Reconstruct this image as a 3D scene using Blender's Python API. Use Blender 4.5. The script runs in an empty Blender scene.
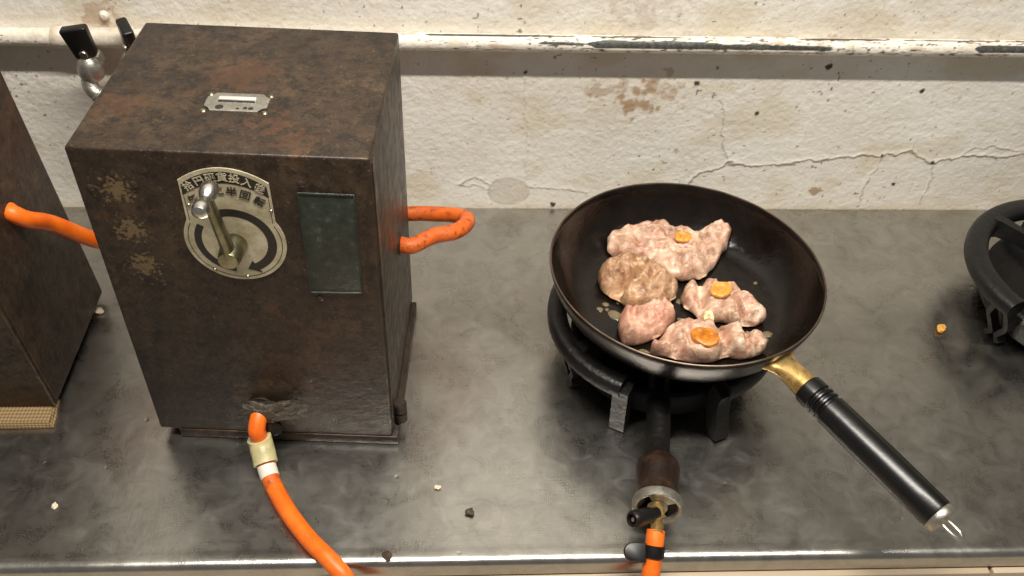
import bpy, bmesh, math, random
import numpy as np
from mathutils import Vector, Matrix, noise, geometry

S = bpy.context.scene
COL = S.collection
PI = math.pi

# ------------------------------------------------------------------ camera
cam_d = bpy.data.cameras.new('camera')
cam = bpy.data.objects.new('camera', cam_d)
COL.objects.link(cam)
cr, cu, cf = Vector((0.99865575, -0.03895078, 0.03419845)), Vector((0.00131972, 0.67867, 0.73444216)), Vector((0.05181656, 0.73340976, -0.6778091))
M = Matrix((cr, cu, -cf)).transposed().to_4x4()
M.translation = Vector((0.12527814, -0.97642391, 0.75905368))
cam.matrix_world = M
cam_d.sensor_fit = 'HORIZONTAL'
cam_d.sensor_width = 36.0
cam_d.lens = 937.346 / 1024 * 36.0
cam_d.clip_start = 0.02
S.camera = cam

# ------------------------------------------------------------------ light, world, exposure
w = bpy.data.worlds.new('world')
S.world = w
w.use_nodes = True
w.node_tree.nodes['Background'].inputs['Color'].default_value = (1.0, 0.95, 0.88, 1)
w.node_tree.nodes['Background'].inputs['Strength'].default_value = 0.20
tube_d = bpy.data.lights.new('ceiling_tube', 'AREA')
tube_d.shape = 'RECTANGLE'
tube_d.size, tube_d.size_y = 1.25, 0.045
tube_d.energy = 43.0
tube_d.color = (1.0, 0.945, 0.855)
tube = bpy.data.objects.new('ceiling_tube', tube_d)
COL.objects.link(tube)
tube.location = (0.25, -0.63, 1.6)
S.view_settings.view_transform = 'Standard'
S.view_settings.look = 'None'
S.view_settings.gamma = 1.0
S.view_settings.use_curve_mapping = False
S.view_settings.exposure = 0.0

# ------------------------------------------------------------------ helpers
def lin(*c):
    return tuple(((v / 255) / 12.92 if v / 255 <= .04045 else ((v / 255 + .055) / 1.055) ** 2.4) for v in c) + (1.0,)

def empty(name, label, cat, loc=(0, 0, 0), rotz=0.0, group=None):
    o = bpy.data.objects.new(name, None)
    COL.objects.link(o)
    o.empty_display_size = 0.03
    o.location = loc
    o.rotation_euler = (0, 0, rotz)
    tag(o, label, cat, group)
    return o

def tag(o, label=None, cat=None, group=None, kind=None):
    if label: o['label'] = label
    if cat: o['category'] = cat
    if group: o['group'] = group
    if kind: o['kind'] = kind
    return o

def finish(name, me, mat=None, parent=None, sharp=35):
    for p in me.polygons: p.use_smooth = True
    if sharp is not None:
        me.set_sharp_from_angle(angle=math.radians(sharp))
    o = bpy.data.objects.new(name, me)
    COL.objects.link(o)
    for m in (mat if isinstance(mat, (list, tuple)) else [mat]):
        if m: me.materials.append(m)
    if parent: o.parent = parent
    return o

def mk(name, bm, mat=None, parent=None, sharp=35):
    bmesh.ops.recalc_face_normals(bm, faces=bm.faces)
    me = bpy.data.meshes.new(name)
    bm.to_mesh(me)
    bm.free()
    return finish(name, me, mat, parent, sharp)

def box(bm, x0, x1, y0, y1, z0, z1, bev=0.0, seg=2, mtx=None):
    t = bmesh.new()
    bmesh.ops.create_cube(t, size=1.0)
    for v in t.verts:
        v.co = Vector((x0 + (v.co.x + .5) * (x1 - x0), y0 + (v.co.y + .5) * (y1 - y0), z0 + (v.co.z + .5) * (z1 - z0)))
    if bev:
        bmesh.ops.bevel(t, geom=t.edges[:], offset=bev, segments=seg, profile=.5, affect='EDGES')
    merge(bm, t, mtx)

def merge(bm, t, mtx=None):
    if mtx is not None: t.transform(mtx)
    vm = [bm.verts.new(v.co) for v in t.verts]
    t.verts.index_update()
    for f in t.faces:
        try: bm.faces.new([vm[v.index] for v in f.verts])
        except ValueError: pass
    t.free()

def frame_for(d):
    d = Vector(d).normalized()
    a = Vector((0, 0, 1)) if abs(d.z) < .9 else Vector((1, 0, 0))
    x = a.cross(d).normalized()
    return x, d.cross(x), d

def lathe(bm, prof, origin=(0, 0, 0), axis=(0, 0, 1), seg=40, closed=False):
    """prof: list of (r, h) along axis; r==0 makes a pole; closed joins last to first"""
    x, y, d = frame_for(axis)
    o = Vector(origin)
    rings = []
    for r, h in prof:
        if r <= 1e-7: rings.append([bm.verts.new(o + d * h)])
        else: rings.append([bm.verts.new(o + d * h + (x * math.cos(2 * PI * k / seg) + y * math.sin(2 * PI * k / seg)) * r) for k in range(seg)])
    pairs = list(zip(rings[:-1], rings[1:]))
    if closed: pairs.append((rings[-1], rings[0]))
    for A, B in pairs:
        for k in range(seg):
            k2 = (k + 1) % seg
            if len(A) == 1 and len(B) == 1: continue
            if len(A) == 1: bm.faces.new((A[0], B[k], B[k2]))
            elif len(B) == 1: bm.faces.new((A[k], A[k2], B[0]))
            else: bm.faces.new((A[k], A[k2], B[k2], B[k]))

def spline(pts, n=12):
    """Catmull-Rom through pts"""
    P = [Vector(p) for p in pts]
    P = [P[0] * 2 - P[1]] + P + [P[-1] * 2 - P[-2]]
    out = []
    for i in range(1, len(P) - 2):
        a, b, c, d = P[i - 1], P[i], P[i + 1], P[i + 2]
        for k in range(n):
            t = k / n
            out.append(.5 * ((2 * b) + (c - a) * t + (2 * a - 5 * b + 4 * c - d) * t * t + (3 * b - a - 3 * c + d) * t ** 3))
    out.append(P[-2].copy())
    return out

def sweep(bm, path, section, seg_closed=False, cap=True, scale=None, up=None):
    """sweep a closed section [(a,b)...] along path with parallel transport"""
    n = len(path)
    T = []
    for i in range(n):
        if seg_closed: T.append((path[(i + 1) % n] - path[i - 1]).normalized())
        else: T.append((path[min(i + 1, n - 1)] - path[max(i - 1, 0)]).normalized())
    if up is not None:
        x = Vector(up).cross(T[0]).normalized()
    else: x = frame_for(T[0])[0]
    rings = []
    for i in range(n):
        if i:
            q = T[i - 1].rotation_difference(T[i])
            x = q @ x
        if up is not None:
            xx = Vector(up).cross(T[i])
            if xx.length > .3: x = xx.normalized()
        x = (x - T[i] * x.dot(T[i])).normalized()
        y = T[i].cross(x)
        s = scale[i] if scale else 1.0
        rings.append([bm.verts.new(path[i] + (x * a + y * b) * s) for a, b in section])
    m = len(section)
    for i in range(n if seg_closed else n - 1):
        A, B = rings[i], rings[(i + 1) % n]
        for k in range(m):
            bm.faces.new((A[k], A[(k + 1) % m], B[(k + 1) % m], B[k]))
    if cap and not seg_closed:
        bm.faces.new(rings[0][::-1])
        bm.faces.new(rings[-1])

def circ(r, n=14, ry=None):
    ry = ry or r
    return [(r * math.cos(2 * PI * k / n), ry * math.sin(2 * PI * k / n)) for k in range(n)]

def tube(bm, pts, r, n=14, smooth=10, scale=None):
    sweep(bm, spline(pts, smooth) if smooth else [Vector(p) for p in pts], circ(r, n), scale=scale)

def rod(bm, a, b, r0, r1=None, n=16, bev=None):
    a, b = Vector(a), Vector(b)
    r1 = r0 if r1 is None else r1
    L = (b - a).length
    e = min(r0, r1, L / 2) * .2 if bev is None else bev
    lathe(bm, [(0, 0), (r0 - e, 0), (r0, e), (r1, L - e), (r1 - e, L), (0, L)], a, b - a, n)

def prism(bm, outline, p0, ex, ez, nrm, depth, bev=0.0):
    """extrude outline [(u,v)] on plane p0 + u ex + v ez from 0 to depth along nrm"""
    t = bmesh.new()
    ex, ez, nrm, p0 = Vector(ex), Vector(ez), Vector(nrm), Vector(p0)
    A = [t.verts.new(p0 + ex * u + ez * v) for u, v in outline]
    B = [t.verts.new(p0 + ex * u + ez * v + nrm * depth) for u, v in outline]
    n = len(A)
    fa, fb = t.faces.new(A[::-1]), t.faces.new(B)
    for k in range(n): t.faces.new((A[k], A[(k + 1) % n], B[(k + 1) % n], B[k]))
    if bev:
        bmesh.ops.bevel(t, geom=list(fb.edges), offset=bev, segments=2, profile=.5, affect='EDGES')
    merge(bm, t)

# numpy noise -------------------------------------------------------
def vnoise(x, y, seed=0):
    xi, yi = np.floor(x).astype(np.int64), np.floor(y).astype(np.int64)
    fx, fy = x - xi, y - yi
    fx, fy = fx * fx * (3 - 2 * fx), fy * fy * (3 - 2 * fy)
    def h(a, b):
        n = (a * 374761393 + b * 668265263 + seed * 2246822519) & 0x7fffffff
        n = ((n ^ (n >> 13)) * 1274126177) & 0x7fffffff
        n = ((n ^ (n >> 16)) * 1911520717) & 0x7fffffff
        return ((n ^ (n >> 15)) & 0xffff) / 65535.0
    return (h(xi, yi) * (1 - fx) + h(xi + 1, yi) * fx) * (1 - fy) + (h(xi, yi + 1) * (1 - fx) + h(xi + 1, yi + 1) * fx) * fy

def fbm(x, y, seed=0, oct=4):
    s, a, t = 0, 1.0, 0
    for k in range(oct):
        s = s + a * vnoise(x * 2 ** k, y * 2 ** k, seed + 17 * k)
        t += a
        a *= .5
    return s / t

def sstep(a, b, x):
    t = np.clip((x - a) / (b - a), 0, 1)
    return t * t * (3 - 2 * t)

def poly_dist(x, z, pts):
    d = np.full(x.shape, 9.0)
    for (ax, az), (bx, bz) in zip(pts[:-1], pts[1:]):
        vx, vz = bx - ax, bz - az
        t = np.clip(((x - ax) * vx + (z - az) * vz) / (vx * vx + vz * vz), 0, 1)
        d = np.minimum(d, np.hypot(x - ax - t * vx, z - az - t * vz))
    return d

# ------------------------------------------------------------------ materials
class NT:
    def __init__(s, name):
        s.m = bpy.data.materials.new(name)
        s.m.use_nodes = True
        s.t = s.m.node_tree
        s.b = s.t.nodes['Principled BSDF']
        s.co = None
    def n(s, kind, **kw):
        o = s.t.nodes.new(kind)
        for k, v in kw.items(): setattr(o, k, v)
        return o
    def l(s, a, b): s.t.links.new(a, b)
    def coord(s, scale=(1, 1, 1), src='Object', rot=(0, 0, 0)):
        if s.co is None: s.co = s.n('ShaderNodeTexCoord')
        mp = s.n('ShaderNodeMapping')
        mp.inputs['Scale'].default_value = scale
        mp.inputs['Rotation'].default_value = rot
        s.l(s.co.outputs[src], mp.inputs['Vector'])
        return mp.outputs['Vector']
    def noise(s, scale, detail=5, rough=.6, vec=None, dist=0.0):
        o = s.n('ShaderNodeTexNoise')
        o.inputs['Scale'].default_value = scale
        o.inputs['Detail'].default_value = detail
        o.inputs['Roughness'].default_value = rough
        o.inputs['Distortion'].default_value = dist
        s.l(vec if vec is not None else s.coord(), o.inputs['Vector'])
        return o.outputs['Fac']
    def ramp(s, fac, stops, interp='LINEAR'):
        o = s.n('ShaderNodeValToRGB')
        o.color_ramp.interpolation = interp
        e = o.color_ramp.elements
        while len(e) < len(stops): e.new(.5)
        for k, (p, c) in enumerate(stops):
            e[k].position = p
            e[k].color = c if isinstance(c, tuple) else (c, c, c, 1)
        s.l(fac, o.inputs['Fac'])
        return o.outputs['Color']
    def mix(s, fac, a, b, mode='MIX'):
        o = s.n('ShaderNodeMix', data_type='RGBA', blend_type=mode)
        for v, i in ((fac, 0), (a, 6), (b, 7)):
            if isinstance(v, (int, float)): o.inputs[i].default_value = v
            elif isinstance(v, tuple): o.inputs[i].default_value = v
            else: s.l(v, o.inputs[i])
        return o.outputs[2]
    def attr(s, name):
        o = s.n('ShaderNodeAttribute')
        o.attribute_name = name
        return o.outputs['Fac']
    def math(s, op, a, b=0.0):
        o = s.n('ShaderNodeMath', operation=op)
        for k, v in enumerate((a, b)):
            if isinstance(v, (int, float)): o.inputs[k].default_value = v
            else: s.l(v, o.inputs[k])
        return o.outputs[0]
    def bump(s, h, strength=.3, dist=.001, prev=None):
        o = s.n('ShaderNodeBump')
        o.inputs['Strength'].default_value = strength
        o.inputs['Distance'].default_value = dist
        s.l(h, o.inputs['Height'])
        if prev is not None: s.l(prev, o.inputs['Normal'])
        return o.outputs['Normal']
    def set(s, **kw):
        for k, v in kw.items():
            k = k.replace('_', ' ')
            if isinstance(v, (int, float, tuple)): s.b.inputs[k].default_value = v
            else: s.l(v, s.b.inputs[k])
        return s
    def blotch(s, centre, r, warp=.02, wscale=60):
        """1 inside an irregular blotch of radius r round an object-space point"""
        nz = s.noise(wscale, 4, .65)
        d = s.n('ShaderNodeVectorMath', operation='DISTANCE')
        s.l(s.coord(), d.inputs[0])
        d.inputs[1].default_value = centre
        a = s.math('ADD', d.outputs['Value'], s.math('MULTIPLY', s.math('SUBTRACT', nz, .5), warp * 2))
        return s.ramp(s.math('DIVIDE', a, r * 2), [(.35, 1.0), (.55, 0.0)])

def simple(name, col, rough=.5, metal=0.0, var=.15, scale=80, bumpk=0.0, spec=.5, bscale=None):
    t = NT(name)
    f = t.noise(scale, 5, .6)
    c2 = tuple(v * (1 - var) for v in col[:3]) + (1,)
    c3 = tuple(min(1, v * (1 + var)) for v in col[:3]) + (1,)
    t.set(Base_Color=t.ramp(f, [(.3, c2), (.7, c3)]), Roughness=rough, Metallic=metal, Specular_IOR_Level=spec)
    if bumpk: t.set(Normal=t.bump(t.noise(bscale or scale * 2, 4, .6), bumpk, .002))
    return t.m

MAT = {}
def build_materials():
    # wall paint: masks come from the wall mesh's own attributes
    t = NT('flaking_white_paint')
    base = t.ramp(t.noise(9, 6, .65), [(.3, lin(222, 215, 203)), (.55, lin(234, 229, 219)), (.75, lin(240, 237, 230))])
    base = t.mix(t.ramp(t.noise(160, 4, .7), [(.60, 0.0), (.72, .28)]), base, lin(170, 155, 132))
    base = t.mix(t.attr('yellowing'), base, lin(206, 190, 158))
    base = t.mix(t.attr('bare'), base, lin(190, 178, 160))
    base = t.mix(t.math('MULTIPLY', t.attr('rust'), .75), base, lin(158, 116, 72))
    base = t.mix(t.math('MULTIPLY', t.attr('crack'), .55), base, lin(112, 98, 82))
    base = t.mix(t.attr('speck'), base, lin(72, 58, 46))
    base = t.mix(t.attr('upper'), base, lin(205, 202, 194))  # light tone added to the unseen upper wall, for the counter to reflect
    base = t.mix(t.attr('upper_reflect_dark'), base, lin(112, 110, 103))  # darker right half, added to dim the steel's reflections there
    n1 = t.bump(t.noise(140, 5, .6), .35, .003)
    t.set(Base_Color=base, Roughness=.62, Normal=n1, Specular_IOR_Level=.35)
    MAT['wall'] = t.m
    # painted pipe
    t = NT('chipped_pipe_paint')
    base = t.ramp(t.noise(60, 5, .65), [(.3, lin(204, 192, 172)), (.6, lin(236, 230, 218))])
    base = t.mix(t.attr('rust'), base, lin(140, 98, 58))
    iron = t.ramp(t.noise(220, 4, .7), [(.35, lin(44, 44, 42)), (.7, lin(92, 92, 86))])
    t.set(Base_Color=t.mix(t.attr('chip'), base, iron), Roughness=.5, Normal=t.bump(t.noise(240, 4, .6), .35, .002))
    MAT['pipe'] = t.m
    # worn stainless steel
    t = NT('worn_stainless_steel')
    v = t.coord()
    big = t.noise(7, 6, .62, v, .6)
    mid = t.noise(38, 6, .7, v, .8)
    base = t.mix(.5, t.ramp(big, [(.3, lin(166, 163, 157)), (.7, lin(194, 191, 184))]), t.ramp(mid, [(.3, lin(142, 139, 133)), (.7, lin(196, 193, 187))]))
    # burnt-on grease specks
    base = t.mix(t.ramp(t.noise(420, 3, .6, v), [(.68, 0.0), (.76, .5)]), base, lin(70, 62, 54))
    t.set(Base_Color=base, Metallic=1.0, Roughness=t.ramp(t.mix(.5, t.noise(14, 5, .65, v), mid), [(.32, .23), (.68, .36)]))
    scr = t.noise(60, 3, .6, t.coord((1, 14, 1), rot=(0, 0, .5)))
    scr2 = t.noise(60, 3, .6, t.coord((12, 1, 1), rot=(0, 0, -.3)))
    nb = t.bump(t.noise(13, 3, .5, v), .3, .004)
    nb = t.bump(t.mix(.5, scr, scr2), .10, .002, nb)
    dents = t.n('ShaderNodeTexVoronoi')
    dents.inputs['Scale'].default_value = 26
    dents.inputs['Randomness'].default_value = 1.0
    t.l(v, dents.inputs['Vector'])
    nb = t.bump(t.ramp(dents.outputs['Distance'], [(.02, 0.0), (.07, 1.0)]), .25, .001, nb)
    t.set(Normal=nb)
    MAT['steel'] = t.m
    # rusty brown sheet metal of the coin meters
    t = NT('rusted_brown_sheet')
    v = t.coord()
    c = t.ramp(t.noise(22, 7, .68, v), [(.28, lin(40, 30, 23)), (.5, lin(62, 48, 36)), (.72, lin(84, 67, 50))])
    c = t.mix(t.ramp(t.noise(120, 5, .72, v), [(.36, .75), (.52, 0.0)]), c, lin(36, 28, 23))
    c = t.mix(t.ramp(t.noise(31, 6, .7, v, .5), [(.60, 0.0), (.72, .45)]), c, lin(104, 68, 44))
    c = t.mix(t.ramp(t.noise(64, 6, .78, v), [(.40, .7), (.50, 0.0)]), c, lin(24, 20, 17))
    c = t.mix(t.ramp(t.noise(95, 6, .78, v), [(.58, 0.0), (.70, .5)]), c, lin(112, 92, 68))
    c = t.mix(t.ramp(t.noise(300, 3, .7, v), [(.64, 0.0), (.75, .55)]), c, lin(150, 130, 100))
    # rust showing on the upper face, and pale crusts on the front
    for p, r in (((.1055, .115, .346), .03), ((.17, .02, .346), .016), ((.148, .041, .346), .013), ((.022, .06, .346), .02)):
        c = t.mix(t.math('MULTIPLY', t.blotch(p, r, .045, 90), .30), c, lin(104, 68, 44))
    for p, r in (((.030, 0, .3075), .013), ((.031, 0, .267), .012), ((.034, 0, .2295), .012)):
        c = t.mix(t.math('MULTIPLY', t.blotch(p, r * .8, .034, 230), .55), c, lin(138, 116, 82))
    c = t.mix(t.math('MULTIPLY', t.blotch((.115, 0, .055), .035, .03, 140), .35), c, lin(128, 112, 88))
    t.set(Base_Color=c, Roughness=t.ramp(t.noise(70, 5, .65, v), [(.3, .30), (.7, .55)]), Metallic=.25, Specular_IOR_Level=.45)
    nb = t.bump(t.noise(180, 5, .65, v), .30, .002)
    t.set(Normal=t.bump(t.noise(12, 3, .5, v), .2, .004, nb))
    MAT['rust'] = t.m
    MAT['dark_plinth'] = simple('dark_brown_plinth', lin(50, 38, 30), .55, .2, .35, 90, .3)
    t = NT('aged_cream_enamel')
    c = t.ramp(t.noise(60, 6, .7), [(.3, lin(150, 138, 108)), (.55, lin(190, 180, 152)), (.75, lin(206, 198, 172))])
    c = t.mix(t.ramp(t.noise(260, 4, .7), [(.62, 0.0), (.74, .7)]), c, lin(104, 88, 60))
    t.set(Base_Color=c, Roughness=.42)
    MAT['enamel'] = t.m
    MAT['ink'] = simple('black_print', lin(34, 28, 24), .5, 0, .25, 200)
    MAT['cream_print'] = simple('cream_print', lin(188, 178, 152), .5, 0, .2, 300)
    MAT['brass_silver'] = simple('tarnished_nickel', lin(146, 142, 116), .36, 1.0, .4, 90, .15)
    MAT['chrome'] = simple('bright_chrome', lin(200, 196, 188), .3, 1.0, .2, 120)
    MAT['alu'] = simple('worn_aluminium', lin(172, 168, 158), .38, .9, .22, 160, .2)
    MAT['cock_metal'] = simple('dull_nickel', lin(176, 172, 162), .36, .85, .25, 140, .2)
    MAT['bright_alu'] = simple('bright_dull_metal', lin(226, 222, 212), .45, .6, .08, 160)
    t = NT('blackened_green_plate')
    c = t.ramp(t.noise(90, 6, .7), [(.3, lin(34, 38, 33)), (.58, lin(56, 63, 55)), (.76, lin(104, 110, 98))])
    t.set(Base_Color=c, Roughness=.4, Metallic=.3, Normal=t.bump(t.noise(300, 4, .6), .3, .001))
    MAT['nameplate'] = t.m
    t = NT('orange_rubber')
    c = t.ramp(t.noise(70, 5, .65), [(.3, lin(232, 96, 14)), (.7, lin(248, 122, 30))])
    c = t.mix(t.ramp(t.noise(240, 4, .7), [(.62, 0.0), (.76, .55)]), c, lin(120, 56, 22))
    t.set(Base_Color=c, Roughness=.42)
    MAT['hose'] = t.m
    t = NT('grimy_orange_rubber')
    c = t.ramp(t.noise(60, 5, .65), [(.3, lin(196, 82, 22)), (.7, lin(232, 112, 36))])
    c = t.mix(t.ramp(t.noise(130, 5, .75), [(.52, 0.0), (.68, .85)]), c, lin(100, 46, 22))
    t.set(Base_Color=c, Roughness=.5)
    MAT['hose_grimy'] = t.m
    MAT['black_plastic'] = simple('black_plastic', lin(14, 13, 13), .38, 0, .3, 60)
    MAT['grip'] = simple('black_bakelite_grip', lin(12, 11, 11), .3, 0, .3, 70, .06)
    MAT['cast'] = simple('sooty_cast_iron', lin(19, 17, 16), .42, .1, .4, 110, .5, .5, 160)
    MAT['head_iron'] = simple('sooty_burner_iron', lin(20, 18, 17), .6, .3, .4, 110, .5)
    MAT['soot'] = simple('matt_soot', lin(9, 8, 8), .75, 0, .4, 110, .4, .25)
    t = NT('greasy_brown_iron')
    c = t.ramp(t.noise(50, 6, .7), [(.3, lin(26, 18, 14)), (.55, lin(50, 34, 25)), (.8, lin(92, 68, 46))])
    t.set(Base_Color=c, Roughness=.36, Metallic=.4, Normal=t.bump(t.noise(160, 5, .65), .35, .002))
    MAT['mixer'] = t.m
    t = NT('seasoned_black_iron')
    c = t.ramp(t.noise(40, 6, .65), [(.3, lin(11, 8, 6)), (.7, lin(26, 20, 16))])
    t.set(Base_Color=c, Roughness=t.ramp(t.noise(26, 6, .7), [(.36, .10), (.64, .28)]), Metallic=.0, Specular_IOR_Level=.38,
          Normal=t.bump(t.noise(90, 5, .65), .3, .002))
    MAT['pan'] = t.m
    t = NT('scorched_pan_outside')
    c = t.ramp(t.noise(34, 6, .65), [(.3, lin(26, 17, 13)), (.7, lin(50, 36, 29))])
    t.set(Base_Color=c, Roughness=.27, Metallic=.55, Normal=t.bump(t.noise(120, 4, .6), .1, .002))
    MAT['pan_out'] = t.m
    t = NT('scorched_brass')
    c = t.ramp(t.noise(70, 6, .7), [(.3, lin(130, 98, 52)), (.5, lin(206, 170, 104)), (.75, lin(228, 200, 140))])
    c = t.mix(t.ramp(t.noise(200, 5, .75), [(.55, 0.0), (.7, .85)]), c, lin(70, 46, 22))
    t.set(Base_Color=c, Roughness=.36, Metallic=.75)
    MAT['brass'] = t.m
    # half-cooked meat, browned and pink variants
    def meat(name, a, b, c_, brown, amt):
        t = NT(name)
        v = t.coord()
        c = t.ramp(t.noise(30, 4, .55, t.coord((1, 2.2, 1), rot=(0, 0, .6)), 1.2), [(.3, a), (.5, b), (.68, c_)])
        c = t.mix(t.ramp(t.noise(48, 6, .72, v, .6), [(.54 - amt, 0.0), (.68 - amt * .6, .85)]), c, brown)
        c = t.mix(t.ramp(t.noise(110, 5, .7, v, .8), [(.58, 0.0), (.72, .4)]), c, lin(236, 214, 186))
        t.set(Base_Color=c, Roughness=t.ramp(t.noise(90, 4, .6, v), [(.35, .26), (.7, .5)]), Subsurface_Weight=.12,
              Subsurface_Radius=(.004, .003, .002), Coat_Weight=.25, Coat_Roughness=.2)
        nb = t.bump(t.noise(120, 5, .6, t.coord((1, 2.5, 1), rot=(0, 0, .6)), .9), .55, .003)
        t.set(Normal=t.bump(t.noise(480, 3, .6, v), .2, .001, nb))
        return t.m
    MAT['meat_pale'] = meat('pale_seared_meat', lin(180, 130, 110), lin(212, 172, 146), lin(230, 204, 178), lin(142, 98, 72), .07)
    MAT['meat_brown'] = meat('browned_meat', lin(160, 114, 86), lin(192, 152, 116), lin(210, 176, 140), lin(128, 84, 54), .08)
    MAT['meat_pink'] = meat('pink_meat', lin(188, 128, 110), lin(208, 158, 134), lin(222, 182, 156), lin(150, 98, 66), .04)
    MAT['garlic_gold'] = simple('golden_garlic', lin(214, 150, 62), .35, 0, .25, 160, .3)
    MAT['garlic_brown'] = simple('browned_garlic', lin(196, 120, 36), .32, 0, .35, 140, .3)
    MAT['garlic_pale'] = simple('pale_garlic', lin(226, 206, 158), .38, 0, .15, 160, .3)
    MAT['crumb_gold'] = simple('golden_crumb', lin(206, 152, 70), .6, 0, .25, 300)
    MAT['crumb_pale'] = simple('pale_crumb', lin(216, 204, 176), .6, 0, .2, 300)
    MAT['crumb_dark'] = simple('burnt_crumb', lin(66, 50, 38), .6, 0, .3, 300)
    t = NT('frying_oil')
    t.set(Base_Color=lin(250, 232, 190), Roughness=.06, Transmission_Weight=.9, IOR=1.46)
    f = t.noise(50)
    t.set(Roughness=t.ramp(f, [(.3, .03), (.7, .1)]))
    MAT['oil'] = t.m
    MAT['tape_clear'] = simple('aged_clear_tape', lin(188, 178, 132), .35, 0, .2, 120, .3)
    MAT['tape_dark'] = simple('grimy_grey_tape', lin(74, 66, 55), .55, 0, .5, 150, .7)
    MAT['paper'] = simple('white_paper_label', lin(226, 218, 204), .6, 0, .08, 200)
    t = NT('corrugated_cardboard')
    wv = t.n('ShaderNodeTexWave', wave_type='BANDS', bands_direction='Y')
    wv.inputs['Scale'].default_value = 70
    wv.inputs['Distortion'].default_value = 1.5
    t.l(t.coord(), wv.inputs['Vector'])
    wx = t.n('ShaderNodeTexWave', wave_type='BANDS', bands_direction='X')
    wx.inputs['Scale'].default_value = 90
    wx.inputs['Distortion'].default_value = 2
    t.l(t.coord(), wx.inputs['Vector'])
    c = t.mix(t.mix(.5, wv.outputs['Fac'], wx.outputs['Fac']), lin(92, 72, 46), lin(158, 132, 92))
    t.set(Base_Color=c, Roughness=.8, Normal=t.bump(wv.outputs['Fac'], .5, .001))
    MAT['mat'] = t.m
    MAT['floor'] = simple('beige_floor', lin(238, 222, 198), .5, 0, .05, 12)
    MAT['cabinet'] = simple('beige_laminate', lin(176, 158, 134), .5, 0, .05, 12)
    MAT['leg_steel'] = simple('dull_steel', lin(140, 138, 132), .4, .9, .15, 40)

build_materials()

# ------------------------------------------------------------------ the setting
def grid_mesh(name, P, attrs, wrap=False):
    """P: (ny,nx,3) array"""
    ny, nx, _ = P.shape
    idx = np.arange(ny * nx).reshape(ny, nx)
    if wrap: idx = np.vstack([idx, idx[:1]])
    q = np.stack([idx[:-1, :-1], idx[:-1, 1:], idx[1:, 1:], idx[1:, :-1]], -1).reshape(-1, 4)
    me = bpy.data.meshes.new(name)
    me.vertices.add(ny * nx)
    me.vertices.foreach_set('co', P.reshape(-1).astype(np.float32))
    me.loops.add(q.size)
    me.loops.foreach_set('vertex_index', q.reshape(-1).astype(np.int32))
    me.polygons.add(len(q))
    me.polygons.foreach_set('loop_start', np.arange(0, q.size, 4, dtype=np.int32))
    me.update(calc_edges=True)
    me.validate()
    for k, v in attrs.items():
        a = me.attributes.new(k, 'FLOAT', 'POINT')
        a.data.foreach_set('value', np.clip(v, 0, 1).reshape(-1).astype(np.float32))
    return me

CRACKS = [([(0.412, 0.03), (0.42, 0.046), (0.426, 0.055), (0.462, 0.074), (0.505, 0.071), (0.551, 0.073), (0.563, 0.078), (0.594, 0.082), (0.658, 0.087), (0.697, 0.094), (0.73, 0.076), (0.764, 0.085), (0.803, 0.087), (0.95, 0.094)], .0011, 1.0),
          ([(0.435, 0.169), (0.445, 0.138), (0.449, 0.109), (0.462, 0.074)], .0006, .7),
          ([(0.73, 0.076), (0.736, 0.052), (0.736, 0.011)], .0006, .75), ([(0.661, 0.086), (0.654, 0.048), (0.65, 0.01)], .0006, .7),
          ([(0.697, 0.094), (0.701, 0.133), (0.699, 0.176)], .0005, .45),
          ([(0.119, 0.036), (0.138, 0.051), (0.16, 0.037)], .0007, .8), ([(0.212, 0.033), (0.235, 0.035), (0.253, 0.031), (0.29, 0.027)], .0006, .7),
          ([(0.119, 0.036), (0.138, 0.038), (0.16, 0.030)], .0006, .6),
          ([(0.198, 0.193), (0.202, 0.121), (0.206, 0.046)], .0005, .4), ([(0.764, 0.085), (0.778, 0.101), (0.81, 0.102), (0.845, 0.093)], .0006, .6)]

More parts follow.
